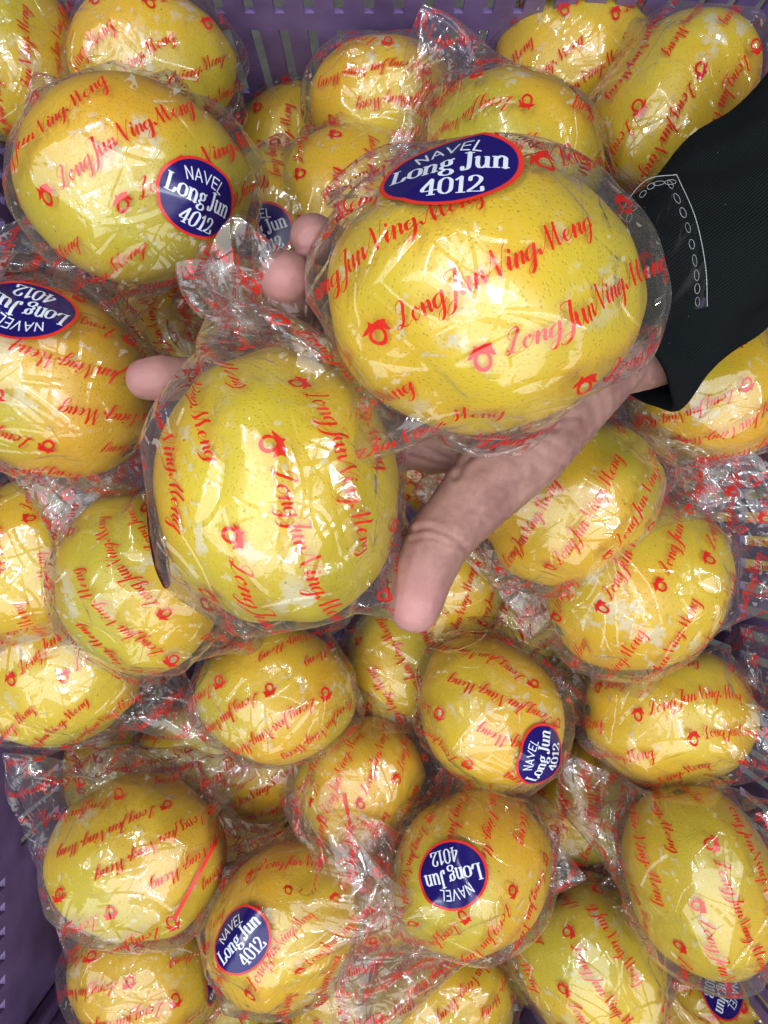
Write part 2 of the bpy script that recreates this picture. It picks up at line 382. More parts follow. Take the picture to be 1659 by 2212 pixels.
def mat_sticker():
    m, nt, out = new_mat('sticker_paper'); n = N(nt)
    uv = n('UVMap').outputs[0]
    s = n('SeparateXYZ', {0: uv})
    x = n.math('SUBTRACT', s.outputs[0], .5); y = n.math('SUBTRACT', s.outputs[1], .5)
    r = n.math('SQRT', n.math('ADD', n.math('MULTIPLY', x, x), n.math('MULTIPLY', y, y)))
    img = n('TexImage', {0: uv}, image=IMG_STICK, extension='CLIP')
    colr = n.mix(n.ramp(r, .460, .468), c4(.014, .008, .12), c4(.72, .035, .02))
    colr = n.mix(n.ramp(img.outputs[0], .35, .65), colr, c4(.70, .74, .84))
    b = n('BsdfPrincipled', {'Base Color': colr, 'Roughness': .22, 'Specular IOR Level': .5})
    nt.links.new(b.outputs[0], out.inputs[0]); return m
def plain(name, color, rough=.5, noise=0, scale=40, bump=0, sheen=0, c2=None):
    m, nt, out = new_mat(name); n = N(nt)
    co = n('TexCoord').outputs['Object']
    nz = n('TexNoise', {0: co, 'Scale': scale, 'Detail': 5.0, 'Roughness': .6}).outputs[0]
    base = n.mix(n.ramp(nz, .3, .7), c4(*color), c4(*(c2 or [v*(1-noise) for v in color])))
    ins = {'Base Color': base, 'Roughness': rough}
    if bump: ins['Normal'] = n('Bump', {'Strength': .6, 'Distance': bump, 'Height': nz}).outputs[0]
    b = n('BsdfPrincipled', ins)
    if sheen: b.inputs['Sheen Weight'].default_value = sheen
    nt.links.new(b.outputs[0], out.inputs[0]); return m
def mat_clear():
    m, nt, out = new_mat('clear_film'); n = N(nt)
    lw = n('LayerWeight', {'Blend': .5}).outputs['Facing']
    fr = n.math('ADD', n.math('MULTIPLY', n.math('POWER', lw, 4.0), .7), .05, clamp=True)
    g = n('BsdfGlossy', {0: c4(1, 1, 1), 'Roughness': .05}).outputs[0]
    nt.links.new(n('MixShader', {0: fr, 1: n('BsdfTransparent', {0: c4(.97, .97, .97)}).outputs[0], 2: g}).outputs[0], out.inputs[0]); return m
M_FILM = mat_film(); M_CLEAR = mat_clear(); M_FRUIT = mat_fruit(); M_STICK = mat_sticker()
M_STEM = plain('dry_calyx', (.10, .12, .03), .8, .5, 300, .001)
M_CRATE = plain('violet_plastic', (.26, .175, .42), .45, .45, 30)
M_GROUND = plain('market_floor', (.15, .15, .13), .8, .4, 60, .002)

def mat_skin():
    m, nt, out = new_mat('skin'); n = N(nt)
    co = n('TexCoord').outputs['Object']
    a = n('TexNoise', {0: co, 'Scale': 70.0, 'Detail': 4.0, 'Roughness': .65}).outputs[0]
    base = n.mix(n.ramp(a, .38, .62), c4(.41, .225, .185), c4(.285, .14, .12))
    tip = n('Attribute', attribute_type='GEOMETRY', attribute_name='rosy').outputs['Fac']
    base = n.mix(n.math('MULTIPLY', tip, .75), base, c4(.52, .24, .235))
    v = n('TexVoronoi', {0: n('Mapping', {0: co, 'Scale': (1, 1.6, 1)}).outputs[0], 'Scale': 1300.0}, feature='DISTANCE_TO_EDGE').outputs['Distance']
    f = n('TexNoise', {0: co, 'Scale': 300.0, 'Detail': 3.0}).outputs[0]
    hgt = n.math('ADD', n.math('MULTIPLY', n.ramp(v, 0, .15), .5), f)
    bump = n('Bump', {'Strength': .4, 'Distance': .0003, 'Height': hgt}).outputs[0]
    b = n('BsdfPrincipled', {'Base Color': base, 'Roughness': .48, 'Normal': bump, 'Subsurface Weight': .12, 'Subsurface Radius': (.006, .0025, .0015), 'Subsurface Scale': .6})
    nt.links.new(b.outputs[0], out.inputs[0]); return m
def mat_knit():
    m, nt, out = new_mat('black_knit'); n = N(nt)
    uv = n('UVMap').outputs[0]
    w = n('TexWave', {0: uv, 'Scale': 30.0, 'Distortion': 1.2, 'Detail': 2.0, 'Detail Scale': 2.0}, wave_type='BANDS', bands_direction='Y').outputs['Fac']
    f = n('TexNoise', {0: uv, 'Scale': 160.0, 'Detail': 3.0}).outputs[0]
    base = n.mix(w, c4(.003, .0045, .0055), c4(.009, .0125, .0145))
    lint = n('TexVoronoi', {0: uv, 'Scale': 14.0}).outputs['Distance']
    base = n.mix(n.ramp(lint, .035, .05, .6, 0), base, c4(.12, .13, .13))
    bump = n('Bump', {'Strength': .6, 'Distance': .0008, 'Height': n.math('ADD', w, n.math('MULTIPLY', f, .6))}).outputs[0]
    b = n('BsdfPrincipled', {'Base Color': base, 'Roughness': .95, 'Normal': bump, 'Specular IOR Level': .12})
    nt.links.new(b.outputs[0], out.inputs[0]); return m
M_SKIN = mat_skin(); M_KNIT = mat_knit()
M_EMBOSS = plain('embossed_film', (.38, .42, .46), .15)
M_RED = plain('red_print', (.70, .02, .018), .3)
M_NAIL = plain('fingernail', (.66, .42, .40), .25, .1, 80)
# ---------------------------------------------------------------- helpers
def mesh_obj(name, verts, faces, mat, parent=None, smooth=True, uv=None):
    me = bpy.data.meshes.new(name)
    me.from_pydata(verts, [], faces) if not isinstance(verts, np.ndarray) else me.from_pydata(verts.tolist(), [], faces)
    if mat: me.materials.append(mat)
    if smooth: me.polygons.foreach_set('use_smooth', [True]*len(me.polygons))
    if uv is not None:
        l = me.uv_layers.new(name='UVMap'); idx = np.empty(len(me.loops), np.int32); me.loops.foreach_get('vertex_index', idx)
        l.data.foreach_set('uv', np.ascontiguousarray(uv[idx], dtype=np.float32).ravel())
    me.update()
    o = bpy.data.objects.new(name, me); col.objects.link(o); o.parent = parent
    return o
def empty(name, loc=(0, 0, 0), rot=None):
    o = bpy.data.objects.new(name, None); col.objects.link(o); o.location = loc; o.empty_display_size = .02
    if rot is not None: o.rotation_euler = rot
    return o
def tag(o, label=None, cat=None, group=None, kind=None):
    for k, v in (('label', label), ('category', cat), ('group', group), ('kind', kind)):
        if v: o[k] = v
    return o
def boxes(name, lst, mat, parent=None, bevel=0.0):
    bm = bmesh.new()
    for (x0, x1, y0, y1, z0, z1) in lst:
        r = bmesh.ops.create_cube(bm, size=1.0)
        for v in r['verts']: v.co = Vector((x0+(x1-x0)*(v.co.x+.5), y0+(y1-y0)*(v.co.y+.5), z0+(z1-z0)*(v.co.z+.5)))
    if bevel: bmesh.ops.bevel(bm, geom=bm.edges[:], offset=bevel, segments=2, affect='EDGES', profile=.6)
    me = bpy.data.meshes.new(name); bm.to_mesh(me); bm.free(); me.materials.append(mat)
    o = bpy.data.objects.new(name, me); col.objects.link(o); o.parent = parent
    return o
# ---------------------------------------------------------------- prototypes of a wrapped citrus
def fruit_mesh(seed, nu=72, nv=44):
    t = (np.arange(nv+1)/nv)*math.pi; p = np.arange(nu)/nu*2*math.pi
    t = t[:, None]; p = p[None, :]
    d = np.stack([np.cos(t)+0*p, np.sin(t)*np.cos(p), np.sin(t)*np.sin(p)], -1)
    v = d*fruit_scale(d, seed)[..., None]*np.array([FA, FB, FB])
    f = [(i*nu+j, (i+1)*nu+j, (i+1)*nu+(j+1) % nu, i*nu+(j+1) % nu) for i in range(nv) for j in range(nu)]
    return v.reshape(-1, 3), f
def stem_mesh(seed):
    rs = np.random.RandomState(seed); v = []; f = []; k = 20; prof = [(0, .0008), (.002, .0012), (.0028, .0002), (.0048, -.0002), (.0056, -.0016)]
    x0 = -FA*float(fruit_scale(np.array([-1., 0, 0]), seed))
    for i, (r, hh) in enumerate(prof):
        for j in range(k):
            a = j/k*6.2832; rr = r*(1+.22*math.cos(5*a)*(i > 2)); v.append((x0-hh-.0004, rr*math.cos(a), rr*math.sin(a)))
    for i in range(len(prof)-1):
        for j in range(k): f.append((i*k+j, i*k+(j+1) % k, (i+1)*k+(j+1) % k, (i+1)*k+j))
    return v, f
def upsample(P, per):
    def mid(A, axis, periodic):
        n = A.shape[axis]
        if periodic:
            m = (-np.roll(A, 1, axis)+9*A+9*np.roll(A, -1, axis)-np.roll(A, -2, axis))/16
            o = np.stack([A, m], axis+1); s = list(A.shape); s[axis] = 2*n
            return o.reshape(s)
        B = np.concatenate([A.take([0], axis), A, A.take([n-1], axis)], axis)
        sl = lambda a, b: np.take(B, np.arange(a, b), axis)
        m = (-sl(0, n-1)+9*sl(1, n)+9*sl(2, n+1)-sl(3, n+2))/16
        s = list(A.shape); s[axis] = 2*n-1; O = np.zeros(s)
        ix = [slice(None)]*A.ndim; ix[axis] = slice(0, None, 2); O[tuple(ix)] = A
        ix[axis] = slice(1, None, 2); O[tuple(ix)] = m
        return O
    return mid(mid(P, 0, True), 1, False)
def keep_out(P, seed, gap, facets=0):
    """push the film off the peel; with facets the film bridges between contact spots in flat panes that meet in creases"""
    ax = np.array([FA, FB, FB]); q = P/ax; nn = np.linalg.norm(q, axis=-1)+1e-9; d = q/nn[..., None]
    s = np.ones(nn.shape)
    if facets:
        rs = np.random.RandomState(seed*7+3); n = rs.normal(size=(facets, 3)); n /= np.linalg.norm(n, axis=1)[:, None]
        for k in range(facets):                                     # spread the contact spots a little
            dd = n@n[k]; dd[k] = -1; j = dd.argmax()
            if dd[j] > .93: n[k] = n[k]-n[j]*.25; n[k] /= np.linalg.norm(n[k])
        off = rs.uniform(0, .045, facets)*rs.choice([.2, 1], facets)
        s = np.full(nn.shape, 1.13)
        for k in range(facets):
            c = d@n[k]; s = np.minimum(s, np.where(c > .5, (1+off[k])/np.maximum(c, .5), 9))
    s = s*fruit_scale(d, seed)*(1+gap/FB)
    return P*np.where(nn < s, s/nn, 1.0)[..., None]
class Proto: pass
def make_proto(seed, sim, facets=58):
    pr = Proto(); pr.seed = seed
    P, uv, h = sim
    P = P.astype(float); ax = np.array([FA, FB, FB])
    for it in range(7):                    # springy film: away from the fruit only broad folds survive
        w = np.clip((np.linalg.norm(P/ax, axis=-1)-1.10)/.2, 0, 1)[..., None]*.5
        up_ = np.concatenate([P[:, :1], P[:, :-1]], 1); dn = np.concatenate([P[:, 1:], P[:, -1:]], 1)
        P = P+w*((np.roll(P, 1, 0)+np.roll(P, -1, 0)+up_+dn)/4-P)
    P = upsample(upsample(P.astype(float), True), True); P = keep_out(P, seed, .0005, facets); nc, na = P.shape[:2]; hh = h/4
    V = np.concatenate([P, P[:1]], 0).reshape(-1, 3)
    U = np.stack(np.meshgrid(np.arange(nc+1)*hh, np.arange(na)*hh, indexing='ij'), -1).reshape(-1, 2)
    U = np.stack([U[:, 1], -U[:, 0]], 1)*10          # film coordinates in decimetres, readable from outside
    F = [(i*na+j, i*na+j+1, (i+1)*na+j+1, (i+1)*na+j) for i in range(nc) for j in range(na-1)]
    pr.bag = mesh_obj('film', V, F, M_FILM, None, True, U); pr.V, pr.F = V, F
    v, f = fruit_mesh(seed); pr.fruit = mesh_obj('fruit', v, f, M_FRUIT)
    v, f = stem_mesh(seed); pr.stem = mesh_obj('stem_end', v, f, M_STEM)
    for o in (pr.bag, pr.fruit, pr.stem): col.objects.unlink(o)
    pr.bvh = BVHTree.FromPolygons([tuple(x) for x in V], F)
    return pr
# ---------------------------------------------------------------- ground and crate
tag(mesh_obj('ground', [(-3, -3, 0), (3, -3, 0), (3, 3, 0), (-3, 3, 0)], [(0, 1, 2, 3)], M_GROUND, None, False), kind='structure')
CX, CY0, CY1, CH, TH = .262, -.385, .312, .385, .0035
crate = tag(empty('crate', (0, (CY0+CY1)/2, 0)), 'purple slotted plastic crate holding the wrapped citrus', 'crate')
def slotted_plate(name, length, height, holes, place):
    """plate in its own (s, h) plane with rectangular holes; place(s, h, t) maps to the crate"""
    ss = sorted({0, length} | {v for hole in holes for v in hole[:2]}); hs = sorted({0, height} | {v for hole in holes for v in hole[2:]})
    inh = lambda a, b: any(h[0] < a < h[1] and h[2] < b < h[3] for h in holes)
    solid = [[not inh((ss[i]+ss[i+1])/2, (hs[j]+hs[j+1])/2) for j in range(len(hs)-1)] for i in range(len(ss)-1)]
    V = []; F = []; idx = {}
    def vid(i, j, t):
        if (i, j, t) not in idx: idx[(i, j, t)] = len(V); V.append(place(ss[i], hs[j], t))
        return idx[(i, j, t)]
    ok = lambda i, j: 0 <= i < len(ss)-1 and 0 <= j < len(hs)-1 and solid[i][j]
    for i in range(len(ss)-1):
        for j in range(len(hs)-1):
            if not solid[i][j]: continue
            F.append([vid(i, j, 0), vid(i+1, j, 0), vid(i+1, j+1, 0), vid(i, j+1, 0)])
            F.append([vid(i, j, 1), vid(i, j+1, 1), vid(i+1, j+1, 1), vid(i+1, j, 1)])
            for di, dj, A, B in ((-1, 0, (i, j), (i, j+1)), (1, 0, (i+1, j+1), (i+1, j)), (0, -1, (i+1, j), (i, j)), (0, 1, (i, j+1), (i+1, j+1))):
                if not ok(i+di, j+dj): F.append([vid(*A, 0), vid(*B, 0), vid(*B, 1), vid(*A, 1)])
    o = mesh_obj(name, [tuple(v) for v in V], F, M_CRATE, crate, False)
    o.location = (0, -(CY0+CY1)/2, 0)
    return o
def slots(a, b, pitch, w, z0, z1, skip=()):
    n = int((b-a)/pitch); return [(a+(k+.5)*pitch-w/2, a+(k+.5)*pitch+w/2, z0, z1) for k in range(n) if k not in skip]
LX, LY = 2*CX, CY1-CY0
holes = slots(.02, LX-.02, .0186, .0062, .245, .318)+slots(.02, LX-.02, .0186, .0062, .334, .37)+slots(.02, LX-.02, .0186, .0062, .13, .225)
slotted_plate('back_wall', LX, CH, holes, lambda s, h, t: (-CX+s, CY1+t*TH, h))
slotted_plate('front_wall', LX, CH, holes, lambda s, h, t: (-CX+s, CY0-t*TH, h))
hs_ = slots(.02, LY-.02, .0168, .0065, .20, .262, (0, 1, 2, 3, 4, 5, 6))+slots(.02, LY-.02, .0168, .0065, .285, .352, tuple(range(7, 16)))+slots(.02, LY-.02, .0168, .0065, .08, .18, (0, 1, 2, 3, 4, 5, 6))
slotted_plate('left_wall', LY, CH, hs_, lambda s, h, t: (-CX-t*TH, CY0+s, h))
hs_ = slots(.02, LY-.02, .0168, .0072, .185, .238)+slots(.02, LY-.02, .0168, .0072, .252, .318)+slots(.02, LY-.02, .0168, .0065, .08, .17)
slotted_plate('right_wall', LY, CH, hs_, lambda s, h, t: (CX+t*TH, CY0+s, h))
fl = boxes('floor_panel', [(-CX, CX, CY0, CY1, .002, .008)], M_CRATE, crate); fl.location = (0, -(CY0+CY1)/2, 0)
r_ = .022
rim = boxes('rim', [(-CX-r_, CX+r_, CY1+TH+.0005, CY1+r_, CH-.018, CH), (-CX-r_, CX+r_, CY0-r_, CY0-TH-.0005, CH-.018, CH),
                    (-CX-r_, -CX-TH-.0005, CY0-TH, CY1+TH, CH-.018, CH), (CX+TH+.0005, CX+r_, CY0-TH, CY1+TH, CH-.018, CH)], M_CRATE, crate)
rim.location = (0, -(CY0+CY1)/2, 0)
for k in range(4):
    sx, sy = (k % 2)*2-1, (k//2)*2-1
    yy = CY1 if sy > 0 else CY0
    xs = sorted((sx*CX, sx*(CX-.012))); ys = sorted((yy, yy-sy*.012))
    p = boxes('corner_post', [(xs[0]+.0005, xs[1]-.0005, ys[0]+.0005, ys[1]-.0005, .008, CH-.004)], M_CRATE, crate, .003); p.location = (0, -(CY0+CY1)/2, 0)
print('crate', round(time.time()-T0, 1))
# ---------------------------------------------------------------- wrapped citrus
PRO = {}
PSPEC = {
    'held_a': dict(seed=21, mode='tuck', W=.164, L=.192, roll0=.1, grav=.00012, hug=.25),
    'held_b': dict(seed=22, mode='gather', gather=.5, tail=(1, .12, -.1), W=.168, L=.20, roll0=.25),
    'g1': dict(seed=31, mode='gather', gather=.35, tail=(1, .3, .1), L=.205, W=.182),
    'g2': dict(seed=32, mode='fin', tail=(1, -.6, .1), L=.205, W=.182, roll0=.2),
    'g3': dict(seed=33, mode='fin', tail=(1, .45, .1), W=.188, L=.215, roll0=-.3),
    'f1': dict(seed=34, mode='fin', tail=(1, .2, -.25), roll0=.3, L=.200, W=.180),
    'f2': dict(seed=35, mode='fin', tail=(.8, -.8, -.1), roll0=-.4, W=.185, L=.210),
    't1': dict(seed=36, mode='tuck', roll0=.1, W=.180, L=.20),
    't2': dict(seed=37, mode='fin', tail=(1, .1, -.6), roll0=-.3, W=.180, L=.195),
    't3': dict(seed=38, mode='tuck', roll0=.6, W=.186, L=.20),
}
for k, kw in PSPEC.items(): PRO[k] = make_proto(kw['seed'], sim_bag(**kw), 30 if k[0] == 'h' else 34)
print('protos', round(time.time()-T0, 1))
USED = set()
def oval_sticker(pr, mw, u, v, up, wid, parent, push=0):
    """oval sticker laid onto the film where the sight line through (u, v) meets it; up = direction of the words' upright in the picture"""
    inv = mw.inverted(); o = inv@cam.location; d = (inv.to_3x3()@(at(u, v, 1.0)-cam.location)).normalized()
    hit, nor, _, _ = pr.bvh.ray_cast(o, d)
    if hit is None: print('sticker missed', u, v); return
    if push:                                  # roll the sticker over the fruit's edge, away from the camera
        hit = Matrix.Rotation(R(push), 3, hit.cross(d))@hit; hit = pr.bvh.ray_cast(hit*2.2, -hit)[0]
    q = np.array(hit)/np.array([FA, FB, FB])**2; nor = Vector(q).normalized()
    upw = Vector((math.cos(R(up)), math.sin(R(up)), 0)); t2 = inv.to_3x3()@upw; t2 = (t2-nor*t2.dot(nor)).normalized(); t1 = t2.cross(nor)
    sc = mw.to_scale()[0]; rx = wid/2/sc; ry = rx*.87
    nr, na_ = 9, 40; pts = [(0, 0)]+[((i+1)/nr*math.cos(j/na_*2*math.pi), (i+1)/nr*math.sin(j/na_*2*math.pi)) for i in range(nr) for j in range(na_)]
    hs = []
    for (x, y) in pts:
        b = hit+t1*(x*rx)+t2*(y*ry)
        h2 = pr.bvh.ray_cast(b+nor*.03, -nor)[0]
        hs.append((h2-b).dot(nor) if h2 is not None else -.01)
    hs = np.array(hs)
    # a sticker is stiffer than the film: smooth quadratic sheet laid over it
    A = np.array([[1, x, y, x*x, y*y, x*y] for x, y in pts]); cf = np.linalg.lstsq(A, hs, rcond=None)[0]; fit = A@cf
    hs = np.maximum(fit*.75+hs*.25, hs)
    V = [hit+t1*(x*rx)+t2*(y*ry)+nor*(hh+.0008) for (x, y), hh in zip(pts, hs)]
    U = np.array([(.5+.5*x, .5+.5*y) for x, y in pts])
    F = [(0, 1+j, 1+(j+1) % na_) for j in range(na_)]+[(1+i*na_+j, 1+(i+1)*na_+j, 1+(i+1)*na_+(j+1) % na_, 1+i*na_+(j+1) % na_) for i in range(nr-1) for j in range(na_)]
    st = mesh_obj('sticker', [tuple(p) for p in V], F, M_STICK, parent, True, U)
    st['label'] = 'oval dark blue sticker with red rim and white words'
    return st
def red_line(pr, mw, u0, v0, u1, v1, wid, parent):
    """straight red print line along the film"""
    inv = mw.inverted(); o = inv@cam.location; P = []
    for k in range(25):
        t = k/24; d = (inv.to_3x3()@(at(u0+(u1-u0)*t, v0+(v1-v0)*t, 1.0)-cam.location)).normalized(); h = pr.bvh.ray_cast(o, d)[0]
        if h is not None: P.append((h-d*.0012, d))
    if len(P) < 3: return
    V = []; n = len(P)
    for k, (p, d) in enumerate(P):
        tn = (P[min(k+1, n-1)][0]-P[max(k-1, 0)][0]).normalized(); s = tn.cross(d).normalized()*wid/2
        V += [tuple(p-s), tuple(p+s)]
    mesh_obj('red_line', V, [(2*k, 2*k+1, 2*k+3, 2*k+2) for k in range(n-1)], M_RED, parent)
GROUP = 'film wrapped citrus in the purple crate'
def wrapped(key, u, v, d, ang, s, label, pitch=0, roll=0, sticker=None, pu=None, pv=None, pa=-26, group=GROUP, sq=1.0, line=None, sx=1.0, ripe=None):
    pr = PRO[key]
    e = empty('wrapped_lemon', at(u, v, d)); e.scale = (s*sx, s*sq, s)
    e.rotation_euler = (Matrix.Rotation(R(ang), 3, 'Z')@Matrix.Rotation(R(-pitch), 3, 'Y')@Matrix.Rotation(R(roll), 3, 'X')).to_euler()
    bpy.context.view_layer.update()
    fo = pr.fruit.copy(); so = pr.stem.copy(); bo = pr.bag.copy()
    for o, p in ((fo, e), (so, fo), (bo, e)): col.objects.link(o); o.parent = p
    rs = random.Random(int(u*7+v*13)); fo['ripe'] = rs.uniform(.04, .48) if ripe is None else ripe
    bo['print_u'] = rs.uniform(0, .88) if pu is None else pu; bo['print_v'] = rs.uniform(0, .8) if pv is None else pv; bo['print_angle'] = R(pa)
    tag(e, label, 'lemon', group)
    if sticker: oval_sticker(pr, e.matrix_world.copy(), *sticker[:4], bo, *sticker[4:])
    if line: red_line(pr, e.matrix_world.copy(), *line, .0021, bo)
    return e
PU1, PV1 = 0.8039, 0.1256
# key, u, v, depth, axis angle, size
HELD_A = wrapped('held_a', 1034, 652, .256, 3, .98, 'largest yellow wrapped citrus, on the palm beside the black sleeve', sticker=(980, 408, 92, .044, 13), group='wrapped citrus held in the hand', pu=PU1, pv=PV1, sx=1.05, ripe=.05)
wrapped('held_b', 603, 1065, .285, 95, .97, 'yellow wrapped citrus held beside the thumb tip, lower of the two in the hand', ripe=0.0, pa=170, sticker=(350, 1170, 165, .038, 28), group='wrapped citrus held in the hand')
PILE = [
 ('t1', 285, 395, .372, 5, 1.10, 'big yellow wrapped citrus at upper left with an upright oval sticker facing up', dict(sticker=(438, 432, 80, .039))),
 ('f2', 110, 830, .39, 140, 1.08, 'wrapped citrus at the left edge with an upside-down sticker and green stem end', dict(sticker=(62, 672, -105, .045))),
 ('t1', 325, 140, .47, 5, 1.0, 'wrapped citrus behind the big upper left one, against the slotted back wall', {}),
 ('t3', 5, 125, .46, 80, 1.0, 'wrapped citrus cut off by the upper left corner of the picture', {}),
 ('t1', 630, 320, .56, 60, .95, 'dim wrapped citrus deep in the gap behind the two fingertips', {}),
 ('g1', 590, 500, .48, 250, 1.0, 'wrapped citrus with a dark sticker half hidden beside the upper fingertips', dict(sticker=(565, 500, 110, .038))),
 ('t3', 835, 228, .475, 170, .92, 'wrapped citrus in front of the slots at the top middle', {}),
 ('f1', 1110, 350, .43, 150, 1.0, 'wrapped citrus just behind the sticker of the largest held one', {}),
 ('t2', 1235, 140, .50, 0, 1.05, 'orange-yellow wrapped citrus at the top right against the back wall', {}),
 ('t3', 1455, 225, .45, -130, 1.08, 'elongated wrapped citrus at the upper right above the black sleeve', dict(sq=.9)),
 ('f2', 1545, 845, .46, -165, 1.02, 'wrapped citrus peeking out below the black sleeve at the right edge', {}),
 ('f1', 1225, 1080, .435, 32, 1.05, 'wrapped citrus directly behind the base of the thumb', {}),
 ('g3', 1375, 1265, .445, 30, 1.08, 'crinkled wrapped citrus with glaring film beside the right slotted wall', {}),
 ('g1', 1440, 1540, .495, -3, 1.06, 'wrapped citrus lying level below the glaring one at the right', {}),
 ('t1', 1060, 1545, .485, 130, 1.02, 'wrapped citrus below the thumb tip with a sideways sticker on its lower right', dict(sticker=(1150, 1618, 160, .038, 10))),
 ('t3', 1505, 1890, .455, -78, 1.10, 'long upright wrapped citrus at the lower right with a pointed lower end', dict(sq=.9)),
 ('f2', 1020, 1880, .455, -140, 1.02, 'wrapped citrus at the bottom middle with an upside-down sticker facing up', dict(sticker=(975, 1890, -70, .041))),
 ('t2', 775, 1692, .495, 35, .90, 'small wrapped citrus in the middle of the lower half, left of the sideways sticker', dict(line=(742, 1715, 760, 1800))),
 ('t2', 300, 1850, .475, 172, 1.10, 'wide wrapped citrus at the lower left beside the plain purple wall, with a red line', dict(line=(377, 1984, 480, 1794))),
 ('g1', 612, 1995, .465, 42, 1.0, 'wrapped citrus at the bottom with a tilted sticker on its left side', dict(sticker=(515, 2032, 140, .038))),
 ('t1', 312, 2115, .53, 168, 1.02, 'wrapped citrus at the bottom left under the wide one', dict(sticker=(440, 2110, 0, .036, 18))),
 ('t3', 1270, 2080, .51, -65, 1.08, 'greenish wrapped citrus at the bottom right between two others', {}),
 ('t2', 950, 2165, .535, 185, 1.05, 'wrapped citrus cut off by the middle of the bottom edge', {}),
 ('g1', 1525, 2200, .56, 160, .98, 'wrapped citrus with a dark sticker in the bottom right corner', dict(sticker=(1560, 2140, -40, .036))),
 ('t1', 600, 1500, .485, 185, 1.0, 'wrapped citrus just under the film skirt of the lower held one', {}),
 ('f2', 300, 1260, .43, 105, 1.04, 'pale wrapped citrus half covered by the lower held one at left', {}),
 ('t2', 130, 1455, .49, 8, 1.05, 'wrapped citrus at the left edge in the middle of the lower half', {}),
 ('g3', 55, 1215, .475, 70, 1.0, 'wrapped citrus at the left edge below the one with a green stem end', {}),
 ('t3', 590, 1650, .565, 20, .95, 'wrapped citrus low in a gap left of the small one', {}),
 ('t1', 1265, 1725, .56, 50, 1.0, 'wrapped citrus low in the gap between the sideways sticker and the long upright one', {}),
 ('t2', 965, 1270, .54, 40, 1.0, 'wrapped citrus low behind the thumb tip', {}),
 ('t3', 385, 715, .53, 100, 1.0, 'dim wrapped citrus low between the lone fingertip and the big upper left one', {}),
 ('t1', 735, 440, .47, 60, .98, 'wrapped citrus hidden behind the left end of the largest held one', {}),
 ('t2', 470, 2190, .575, 30, 1.0, 'wrapped citrus low in the gap at the bottom left', {}),
 ('t3', 735, 2190, .565, 80, 1.0, 'wrapped citrus low in the gap right of the tilted sticker at the bottom', {}),
 ('t1', 820, 1930, .57, 10, 1.0, 'wrapped citrus low in the gap between the two bottom stickers', {}),
 ('t2', 1150, 2010, .575, 70, 1.0, 'wrapped citrus low beside the film fin at the bottom right', {}),
 ('t3', 440, 1640, .57, 0, 1.0, 'wrapped citrus low in the gap above the wide lower left one', {}),
 ('t1', 1090, 1330, .565, 20, 1.0, 'wrapped citrus low in the dark gap right of the thumb tip', {}),
 ('t2', 660, 720, .52, 10, 1.0, 'wrapped citrus low between the two held ones', {}),
 ('t3', 1400, 1990, .60, 0, 1.0, 'wrapped citrus low left of the long upright one', {}),
 ('t1', 870, 1430, .54, 90, 1.0, 'wrapped citrus low in the gap under the lower held one', {}),
]
for key, u, v, d, ang, s, lab, kw in PILE: wrapped(key, u, v, d, ang, s*.945, lab, **kw)
LOW = [(500, 1740, 'above the tilted bottom sticker'), (230, 1640, 'above the wide lower left one'), (1240, 1420, 'right of the sideways sticker'), (700, 1850, 'below the small one in the middle'),
       (1330, 1870, 'left of the long upright one'), (1130, 1720, 'above the upside-down bottom sticker'), (330, 1960, 'below the wide lower left one'), (1480, 1700, 'above the long upright one'),
       (500, 640, 'below the big upper left one'), (500, 330, 'behind the sticker of the big upper left one'), (960, 1010, 'seen between palm and thumb'), (1180, 900, 'under the wrist'),
       (760, 1560, 'left of the sideways sticker'), (1560, 1150, 'beside the right slotted wall'), (880, 2060, 'between the two bottom stickers'), (150, 2190, 'in the bottom left corner')]
for k, (u, v, where) in enumerate(LOW):
    wrapped(('t1', 't2', 't3')[k % 3], u, v, .645, k*67, .95, 'wrapped citrus of the lowest layer, '+where, group='lowest layer of wrapped citrus', ripe=.5)
print('fruit', round(time.time()-T0, 1))
